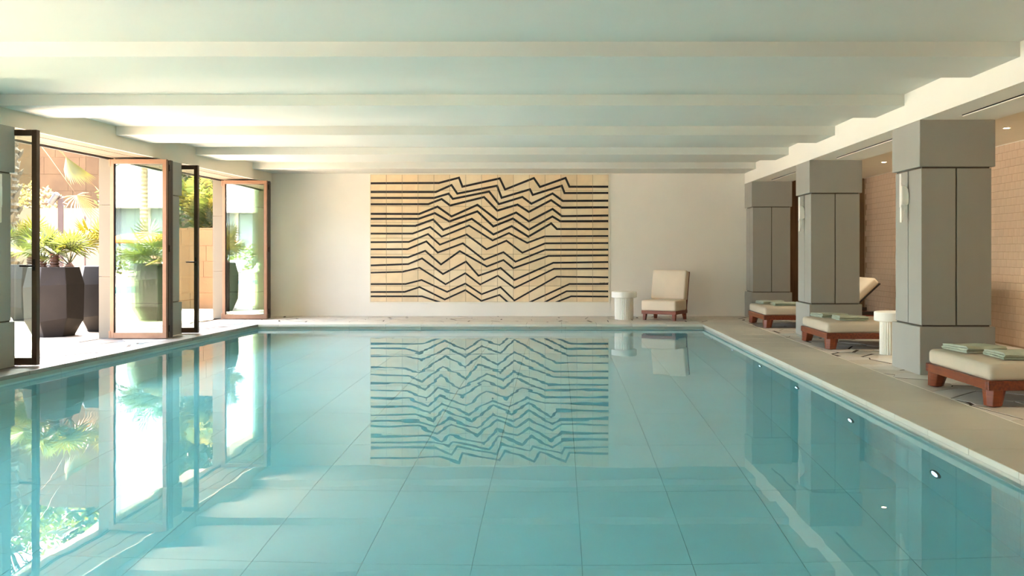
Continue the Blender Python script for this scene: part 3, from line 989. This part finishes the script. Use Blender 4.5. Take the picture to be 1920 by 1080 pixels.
# ------------------------------------------------------------------ downlights over the aisle
for k, (y, lb) in enumerate(((2.55, 'small warm recessed downlight near the front of the aisle'), (6.41, 'small warm recessed downlight above the nearest lounger'),
                            (10.27, 'small warm recessed downlight right of the nearest pillar'), (14.13, 'small warm recessed downlight between the first two pillars'))):
    t = thing('downlight', lb, 'downlight', (5.03, y, AISLEZ), 0, 'recessed downlights over the lounger aisle')
    MB().rings([[(r * math.cos(2 * PI * i / 16), r * math.sin(2 * PI * i / 16), z) for i in range(16)] for r, z in ((.046, .0), (.046, -.004), (.034, -.004), (.030, .0))], False, False).build('trim_ring', M['ledge'], t)
    MB().lathe([(.031, -.0005), (.031, -.003)], 16).build('lens', M['lamp'], t)
    ld = bpy.data.lights.new('downlight_beam', 'SPOT')
    ld.energy = 15; ld.color = (1.0, .84, .64); ld.spot_size = math.radians(100); ld.spot_blend = .9; ld.shadow_soft_size = .03
    lo = bpy.data.objects.new('beam', ld); COL.objects.link(lo); lo.parent = t; lo.location = (0, 0, -.02)

# daylight portals in the terrace openings (sampling aid only: they give off no light)
for cy in COLY[:2]:
    pd = bpy.data.lights.new('portal', 'AREA'); pd.shape = 'RECTANGLE'; pd.size = 3.05; pd.size_y = 2.48
    pd.cycles.is_portal = True
    po = bpy.data.objects.new('portal', pd); COL.objects.link(po)
    p = left_pt(-.75, cy + CW + (3.87 - CW) / 2, 1.25)
    po.location = p
    # area lights shine along -Z: aim it into the room
    d = Vector((math.cos(LTH), math.sin(LTH), 0))
    po.rotation_euler = d.to_track_quat('-Z', 'Z').to_euler()

# ------------------------------------------------------------------ terrace
tr = shell('floor_terrace', 'pale stone terrace outside the glass doors')
MB().prism([(-45, -45), (LX(-45) - .80, -45), (LX(40) - .80, 40), (-45, 40)], -.3, -.012).build('terrace_bed', M['tjoint'], tr)
S = .9
for i in range(14):
    for j in range(26):
        x1 = -.815 - i * S; y0 = -4 + j * S
        o = MB().box(x1 - S + .002, x1 - .002, y0 + .002, y0 + S - .002, -.03, -.001 - rng.uniform(0, .001)).build('paving_slab', M['terrace'], tr) if (i < 10 and 6 < y0 < 26) else None
        if o: o.rotation_euler = (0, 0, LTH); o.location = (LW0, 0, 0)
poly = [(-45, -45), (LX(-45) - .82, -45), (LX(6.2) - .83, 6.2), (-45, 6.2)]
MB().prism(poly, -.2, -.002).build('paving_field', M['terrace'], tr)

# ---- walls of stone blocks
def block_wall(name, label, x0, x1, y, z0, z1, bw, bh, m, mj, cat='wall', depth=.4, rot=0.0, org=None, maxn=400):
    t = thing(name, label, cat, org or (x0, y, z0), rot)
    L, H = x1 - x0, z1 - z0
    MB().box(0, L, .012, depth, 0, H - .002).build('wall_core', mj, t)
    r = 0
    z = 0.0
    while z < H - .02:
        h_ = min(bh, H - z)
        x = -bw * (.5 if r % 2 else 0) - .2 * (r % 3)
        while x < L:
            a, b = max(x, 0), min(x + bw, L)
            if b - a > .05:
                d = rng.uniform(0, .005)
                MB().box(a + .004, b - .004, -d, .05, z + .004, z + h_ - .004).build('stone_block', m, t)
            x += bw
        z += bh; r += 1
    return t
block_wall('garden_wall', 'orange sandstone block wall below dense plants beyond the far opening', -9.2, -5.2, 19.6, -.01, 1.72, .68, .338, M['sand'], M['sandjoint'])
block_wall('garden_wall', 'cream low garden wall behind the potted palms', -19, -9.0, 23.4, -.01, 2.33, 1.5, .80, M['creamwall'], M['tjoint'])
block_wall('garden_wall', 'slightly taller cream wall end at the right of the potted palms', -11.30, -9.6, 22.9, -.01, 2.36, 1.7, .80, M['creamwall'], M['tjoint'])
block_wall('retaining_wall', 'tall peach sandstone block wall behind the cream garden wall', -24, -14.65, 28.5, -.01, 6.5, 1.1, .52, M['sand'], M['sandjoint'])
block_wall('retaining_wall', 'darker return of the tall sandstone wall right of its corner', -14.65, -7.5, 28.5, -.01, 6.5, 1.1, .52, M['sand'], M['sandjoint'], rot=math.radians(28), org=(-14.65, 28.5, -.01))
block_wall('planter_wall', 'low stone planter wall under the tall palm trunk', -13.6, -9.9, 17.0, -.01, .62, .7, .30, M['creamwall'], M['tjoint'], cat='planter')

pbed = shell('floor_planting_bed', 'raised soil bed behind the cream garden wall')
MB().box(-19, -10.8, 23.85, 28.3, -.012, 1.72).build('soil', M['soil'], pbed)
pbed2 = shell('floor_planting_bed.001', 'raised soil bed behind the orange sandstone wall')
MB().box(-9.1, -5.2, 20.05, 23.0, -.012, 1.30).build('soil', M['soil'], pbed2)
# ---- plants
def fan_frond(b, base, d, petiole, blade, nb, spread=1.9, droop=.25, roll=0.0, width=.026):
    """fan palm leaf: curved stalk, then blades radiating from one hub vertex"""
    d = Vector(d).normalized()
    base = Vector(base)
    side = d.cross(Vector((0, 0, 1)))
    if side.length < .05: side = Vector((1, 0, 0))
    side.normalize()
    side = (side * math.cos(roll) + d.cross(side) * math.sin(roll)).normalized()
    mid = base + d * petiole * .55
    hub = base + d * petiole + Vector((0, 0, -droop * .15 * petiole))
    pw = width * .28
    up = d.cross(side).normalized()
    vs = []; fs = []
    for p in (base, mid):
        for (a, c) in ((-1, -.5), (1, -.5), (0, 1)):
            vs.append(p + side * a * pw + up * c * pw)
    vs.append(hub)
    H = 6
    fs += [(0, 1, 4, 3), (1, 2, 5, 4), (2, 0, 3, 5), (3, 4, H), (4, 5, H), (5, 3, H)]
    for k in range(nb):
        a = spread * (2 * k / (nb - 1) - 1)
        r = blade * (.82 + .18 * math.cos(a)) * rng.uniform(.92, 1.05)
        q = d * math.cos(a) + side * math.sin(a)
        n = (-d * math.sin(a) + side * math.cos(a))
        m1 = hub + q * r * .55 + up * .03 * r - Vector((0, 0, droop * r * .12))
        tip = hub + q * r - Vector((0, 0, droop * r * (.35 + .25 * abs(math.sin(a)))))
        i = len(vs)
        lift = up * (width * .35)
        vs += [m1 - n * width * .5 + lift, m1 - lift * .5, m1 + n * width * .5 + lift, tip]
        fs += [(H, i, i + 1), (H, i + 1, i + 2), (i, i + 3, i + 1), (i + 1, i + 3, i + 2)]
    b.add(vs, fs)

def feather_frond(b, base, d, length, nl, leaf_len, droop=.5, width=.02):
    d = Vector(d).normalized(); base = Vector(base)
    side = d.cross(Vector((0, 0, 1)))
    if side.length < .05: side = Vector((1, 0, 0))
    side.normalize()
    pts = []
    for k in range(nl + 1):
        s = k / nl
        pts.append(base + d * length * s - Vector((0, 0, droop * length * s * s)))
    vs = list(pts); fs = []
    for k in range(1, nl):
        t = (pts[k + 1] - pts[k - 1]).normalized()
        ll = leaf_len * (math.sin(PI * min(.15 + .85 * k / nl, 1)) * .8 + .2)
        for sg in (-1, 1):
            q = (side * sg * .8 + t * .55 + Vector((0, 0, rng.uniform(-.1, .25)))).normalized()
            i = len(vs)
            tip = pts[k] + q * ll - Vector((0, 0, .25 * ll))
            m1 = pts[k] + q * ll * .5
            vs += [m1 + t * width * .5, tip, m1 - t * width * .5]
            fs += [(k, i, i + 1), (k, i + 1, i + 2)]
    for k in range(nl):
        i = len(vs)
        vs += [pts[k] + Vector((0, 0, .008))]
        fs.append((k, k + 1, i))
    b.add(vs, fs)

def rdir(el0, el1, az0=0, az1=2 * PI):
    el = rng.uniform(el0, el1); az = rng.uniform(az0, az1)
    return (math.cos(el) * math.cos(az), math.cos(el) * math.sin(az), math.sin(el))

def shrub(name, label, loc, rx, ry, rz_, n, ls, m, cat='shrub', group=None, stem=True):
    t = thing(name, label, cat, loc, 0, group)
    b = MB()
    for _ in range(n):
        while True:
            p = Vector((rng.uniform(-1, 1), rng.uniform(-1, 1), rng.uniform(-1, 1)))
            if .35 < p.length < 1: break
        c = Vector((p.x * rx, p.y * ry, rz_ + p.z * rz_))
        q = Vector(rdir(-.6, 1.2)); s = q.cross(Vector((rng.uniform(-1, 1), rng.uniform(-1, 1), rng.uniform(-1, 1)))).normalized()
        l = ls * rng.uniform(.6, 1.2)
        b.add([c, c + q * l * .5 + s * l * .22, c + q * l, c + q * l * .5 - s * l * .22], [(0, 1, 2, 3)])
    b.build('foliage', m, t, kind='stuff')
    if stem:
        for k in range(4):
            e_ = Vector(rdir(.6, 1.4)) * rz_
            MB().tube([(0, 0, 0), (e_.x * .4, e_.y * .4, e_.z * .7), (e_.x, e_.y, e_.z * 1.2)], [.02, .014, .006], 5).build('stem', M['bark'], t)
    return t

# ---- faceted planters with fan palms
def planter(label, loc, rz, R=.385, H=.98):
    t = thing('planter', label, 'planter', loc, rz, 'dark grey faceted planters on the terrace')
    N = 7
    rr = random.Random(int(abs(loc[0]) * 100))
    def ring(r, z, tw=0.0, j=.03): return [(r * (1 + rr.uniform(-j, j)) * math.cos(2 * PI * (i + tw) / N), r * (1 + rr.uniform(-j, j)) * math.sin(2 * PI * (i + tw) / N), z + (rr.uniform(-.03, .03) if 0 < z < H - .02 else 0)) for i in range(N)]
    b = MB()
    inner = [[(p[0] * s, p[1] * s, z) for p in ring(R * .86, H, 0, 0)] for s, z in ((.92, H), (.90, H - .06))]
    b.rings([ring(R * .70, 0, .0, 0), ring(R * 1.0, .25), ring(R * 1.03, .72), ring(R * .87, H, 0, .01)] + inner, True, True)
    b.build('pot', M['pot'], t, bevel=.008)
    MB().lathe([(R * .74, H - .07), (R * .74, H - .045)], 12).build('soil', M['soil'], t)
    return t

def fan_palm(label, loc, ht, nf, seed, mleaf, blade=.36, el=(.3, 1.4), trunks=((0, 0, .30),)):
    t = thing('fan_palm', label, 'palm', loc, 0, 'fan palms growing in the planters')
    global rng
    old = rng; rng = random.Random(seed)
    for (tx, ty, th) in trunks:
        prof = []
        k = 0
        z = -.05
        while z < th:
            prof.append((.055 + (.016 if k % 2 else -.006), z)); z += .022; k += 1
        prof.append((.02, th + .02))
        MB().lathe(prof, 9, tx, ty).build('trunk', M['bark'], t)
    for k in range(nf):
        tx, ty, th = trunks[k % len(trunks)]
        d = rdir(*el, 2 * PI * k / nf - .3, 2 * PI * k / nf + .3)
        b = MB()
        fan_frond(b, (tx, ty, th * rng.uniform(.6, 1)), d, ht * rng.uniform(.6, 1.0), blade * rng.uniform(.8, 1.1), 17, 1.9, .25, rng.uniform(-.5, .5), .030)
        b.build('frond', mleaf if rng.random() > .25 else M['palm2'], t)
    rng = old
    return t
P1 = (-7.20, 13.12)
P2 = (-6.90, 14.0)
planter('nearest dark grey faceted planter in the first opening', (P1[0], P1[1], 0), .25, .385, .985)
planter('dark grey faceted planter behind, half hidden by the stone pier', (P2[0], P2[1], 0), .6, .385, .985)
planter('dark grey faceted planter out on the terrace mirrored in the glass doors', (-7.05, 9.25, 0), .1, .42, 1.0)
planter('dark grey faceted planter on the terrace beside the nearest glass door', (-9.3, 16.2, 0), .4, .40, .98)
fan_palm('bushy green fan palm with short brown trunk in the nearest planter', (P1[0], P1[1], .93), .34, 20, 3, M['palm'], .34, (.35, 1.45), ((.02, -.02, .30), (-.20, .06, .16), (.17, .10, .10)))
fan_palm('yellow green fan palm in the planter half hidden by the pier', (P2[0], P2[1], .93), .62, 14, 5, M['palm2'], .32, (.75, 1.45), ((-.02, 0, .12), (.1, .1, .08)))
fan_palm('wide green fan palm mirrored in the middle glass doors', (-7.05, 9.25, .94), .45, 22, 6, M['palm'], .42, (.2, 1.4), ((0, 0, .18), (.1, .05, .1)))
fan_palm('small fan palm in the planter beside the nearest glass door', (-9.3, 16.2, .92), .45, 14, 8, M['palm'], .36)

# ---- tall palm with rough trunk seen through the nearest glass door; its leaves hang into the first opening
tp = thing('tall_palm', 'tall palm with rough scaly trunk seen through the nearest glass door', 'palm tree', (-10.75, 17.8, .0))
prof = []
z = 0; k = 0
while z < 4.2:
    prof.append((.25 + (.022 if k % 2 else -.012) + rng.uniform(-.012, .012), z)); z += .06; k += 1
prof.append((.08, 4.3))
MB().lathe(prof, 14).build('trunk', M['bark2'], tp)
for k in range(70):                                # old leaf bases sticking out of the trunk
    a = k * 2.4; z = .45 + k * .052
    c = Vector((.23 * math.cos(a), .23 * math.sin(a), z)); o_ = Vector((math.cos(a), math.sin(a), 1.6)).normalized()
    MB().tube([c, c + o_ * .13, c + o_ * rng.uniform(.18, .26)], [.055, .04, .006], 5).build('leaf_base', M['bark2'], tp)
for k in range(20):
    b = MB()
    fan_frond(b, (0, 0, 4.2), rdir(.1, 1.3, k * .63, k * .63 + .4), 1.1, .75, 21, 1.9, .5, 0, .05)
    b.build('frond', M['palm'], tp)
# leaves drooping low towards the opening
b = MB(); fan_frond(b, (.25, -.05, 4.45), (1.02, -.05, -1.39), 1.72, .66, 17, .62, .1, .3, .05); b.build('frond', M['palm2'], tp)
b = MB(); fan_frond(b, (.2, -.1, 4.0), (.42, .1, -.60), 2.0, .70, 19, 1.7, .2, .3, .03); b.build('dry_frond', M['dry'], tp)
b = MB(); fan_frond(b, (.2, .0, 4.0), (.62, .1, -.62), 2.3, .65, 19, 1.9, .2, -.3, .03); b.build('dry_frond', M['dry'], tp)

# ---- planting above the walls
shrub('shrub', 'pale yellow wispy shrub above the cream garden wall', (-14.5, 25.2, 1.72), .9, .7, .70, 900, .14, M['pale'])
shrub('shrub', 'glossy green bush above the cream wall near the stone pier', (-12.0, 25.3, 1.72), .62, .6, .88, 1100, .17, M['leaf'])
shrub('hedge', 'dense dark green hedge behind the orange sandstone wall', (-7.6, 22.1, 1.30), 2.2, .7, 1.8, 6500, .20, M['dleaf'], 'hedge')
bam = thing('garden_palm', 'feathery green palm rising behind the orange sandstone wall', 'palm', (-7.75, 20.7, 1.30))
for k in range(24):
    b = MB()
    feather_frond(b, (rng.uniform(-.3, .3), rng.uniform(-.2, .2), .3), rdir(.8, 1.5), rng.uniform(1.5, 2.2), 26, .55, .22, .035)
    b.build('frond', M['palm'] if k % 3 else M['palm2'], bam)
MB().lathe([(.16, -.0), (.14, .3), (.06, .5)], 10).build('trunk', M['bark'], bam)
fp = thing('fan_palm', 'small palm with thin leaves standing in front of the orange wall', 'palm', (-8.3, 18.3, 0))
MB().lathe([(.06, -.01), (.05, .35), (.02, .45)], 8).build('trunk', M['bark'], fp)
for k in range(10):
    b = MB(); feather_frond(b, (0, 0, .4), rdir(.5, 1.3, k * .63, k * .63 + .4), 1.0, 18, .28, .45, .02); b.build('frond', M['palm'], fp)

def tree(label, loc, h, r, n, m, seed):
    t = thing('tree', label, 'tree', loc, 0, 'leafy trees beyond the tall sandstone wall')
    r_ = random.Random(seed)
    MB().tube([(0, 0, -.02), (.1, 0, h * .35), (0, .1, h * .6), (.1, .1, h * .9)], [.22, .17, .12, .03], 8).build('trunk', M['bark'], t)
    b = MB()
    cl = [(Vector((r_.uniform(-1, 1) * r, r_.uniform(-1, 1) * r, h * .75 + r_.uniform(-.25, .3) * h * .8)), r * r_.uniform(.3, .55)) for _ in range(12)]
    for c, cr in cl:
        MB().tube([(0, 0, h * .5), (c.x * .5, c.y * .5, (c.z + h * .5) * .5), tuple(c)], [.07, .05, .02], 5).build('branch', M['bark'], t)
        for _ in range(n // 12):
            p = Vector((r_.gauss(0, .5), r_.gauss(0, .5), r_.gauss(0, .45))) * cr + c
            q = Vector((r_.uniform(-1, 1), r_.uniform(-1, 1), r_.uniform(-1, 1))).normalized(); s = q.cross(Vector((.3, .2, 1))).normalized(); l = r_.uniform(.18, .36)
            b.add([p, p + q * l * .5 + s * l * .25, p + q * l, p + q * l * .5 - s * l * .25], [(0, 1, 2, 3)])
    b.build('foliage', m, t, kind='stuff')
tree('leafy green tree beyond the tall wall, left of the wall corner', (-18.6, 33.0, 0), 9.5, 2.4, 11000, M['leaf'], 1)
tree('leafy green tree beyond the darker wall return', (-11.0, 38.5, 0), 9.8, 2.4, 8000, M['leaf'], 2)
tree('leafy green tree farther left beyond the tall wall', (-26.5, 34.5, 0), 9.2, 2.4, 8000, M['dleaf'], 3)

# ---- garden spot on a brown post, thin stake
sp = thing('garden_spotlight', 'grey cylinder spotlight on a brown post among the palms', 'spotlight', (-9.96, 18.4, 0))
MB().box(-.045, .045, -.03, .03, -.012, 2.32).build('post', M['rust'], sp, bevel=.004)
hd = MB().lathe([(.055, -.12), (.062, -.115), (.062, .12), (.045, .14), (.02, .15)], 18).build('lamp_head', M['grey'], sp, smooth=False)
hd.location = (-.11, -.06, 2.26); hd.rotation_euler = (0, math.radians(35), 0)
MB().tube([(-.02, 0, 2.26), (-.08, -.02, 2.28), (-.10, -.05, 2.26)], .018, 8).build('bracket', M['rust'], sp)
ps = thing('garden_stake', 'thin dark metal stake with small valve before the cream wall', 'stake', (-10.97, 21.3, 0))
MB().tube([(0, 0, -.012), (0, 0, 2.05)], .022, 8).build('rod', M['rust'], ps)
MB().lathe([(.02, 1.74), (.05, 1.76), (.05, 1.82), (.02, 1.84)], 10).build('valve', M['dbronze'], ps)

# ---- garden behind the viewer, seen mirrored in the glass leaves
bl = thing('villa', 'white flat roofed building mirrored in the glass doors', 'building', (-26, -37, 0))
MB().box(-16, 20, -8, 0, -.012, 4.2).build('ground_floor', M['facade'], bl)
MB().box(-17, 21, -9, 1.2, 4.2, 6.3).build('roof_fascia', M['white'], bl)
for k in range(9):
    MB().box(-15.5 + k * 3.4, -15.2 + k * 3.4, 0, .12, 0, 4.2).build('mullion', M['white'], bl)
pl = thing('parasol', 'orange canvas parasol mirrored in the glass doors', 'parasol', (-20.6, -20.5, 0))
MB().tube([(0, 0, 0), (0, 0, 2.2)], .03, 8).build('pole', M['rust'], pl)
MB().rings([[(r * math.cos(2 * PI * i / 8), r * math.sin(2 * PI * i / 8), z) for i in range(8)] for r, z in ((2.3, 1.68), (2.3, 1.80), (1.2, 2.05), (.05, 2.25))], False, True).build('canopy', M['orange'], pl)
MB().lathe([(.3, -.012), (.3, .06), (.05, .08)], 14).build('base', M['grey'], pl)
op = MB().box(-20, -9.6, -7.0, -1.4, -.0015, .004).build('outdoor_pool', M['outwater'], None, label='blue outdoor pool on the terrace mirrored in the glass doors', category='pool')
def out_lounger(x, y, first=None, lb=''):
    if first: return dup(first, (x, y, 0), 0, lb)
    t = thing('terrace_lounger', lb, 'sun lounger', (x, y, 0), 0, 'white loungers by the outdoor pool')
    MB().box(0, .65, 0, 1.9, .24, .30).build('frame', M['white'], t)
    cushion(.02, .63, .7, 1.88, .30, .40, .03).build('mattress', M['wfabric'], t, smooth=True)
    b_ = cushion(.02, .63, 0, .75, 0, .1, .03).build('backrest', M['wfabric'], t, smooth=True)
    b_.location = (0, .72, .30); b_.rotation_euler = (math.radians(-40), 0, 0); b_.scale = (1, -1, 1)
    for (a, c) in ((.03, .05), (.59, .05), (.03, 1.82), (.59, 1.82)):
        MB().box(a, a + .04, c, c + .04, -.004, .24).build('leg', M['white'], t)
    return t
o1 = out_lounger(-15.2, -10.2, None, 'white terrace lounger leftmost of the row mirrored in the glass')
for k in range(1, 5):
    out_lounger(-15.2 + 1.15 * k, -10.2, o1, ['white terrace lounger second from the parasol side in the mirrored row', 'middle white terrace lounger of the mirrored row', 'fourth white terrace lounger of the mirrored row', 'last white terrace lounger of the mirrored row, farthest from the parasol'][k - 1])
shrub('hedge', 'clipped green hedge behind the terrace loungers mirrored in the glass', (-15, -16, 0), 8, .8, .82, 3800, .25, M['leaf'], 'hedge', None, False)
for k, (x, y, hh) in enumerate(((-9.0, -9.6, 4.6), (-24.0, -28.0, 6.6))):
    t = thing('tall_palm', ['tall date palm beside the outdoor pool mirrored in the glass', 'taller date palm farther off by the hedge mirrored in the glass'][k], 'palm tree', (x, y, 0))
    prof = []
    z = 0; q = 0
    while z < hh:
        prof.append((.2 + (.03 if q % 2 else 0), z)); z += .12; q += 1
    MB().lathe(prof, 10).build('trunk', M['bark2'], t)
    for j in range(20):
        b = MB(); feather_frond(b, (0, 0, hh), rdir(.0, 1.2, j * .63, j * .63 + .4), 2.3, 24, .5, .55, .05); b.build('frond', M['palm'], t)
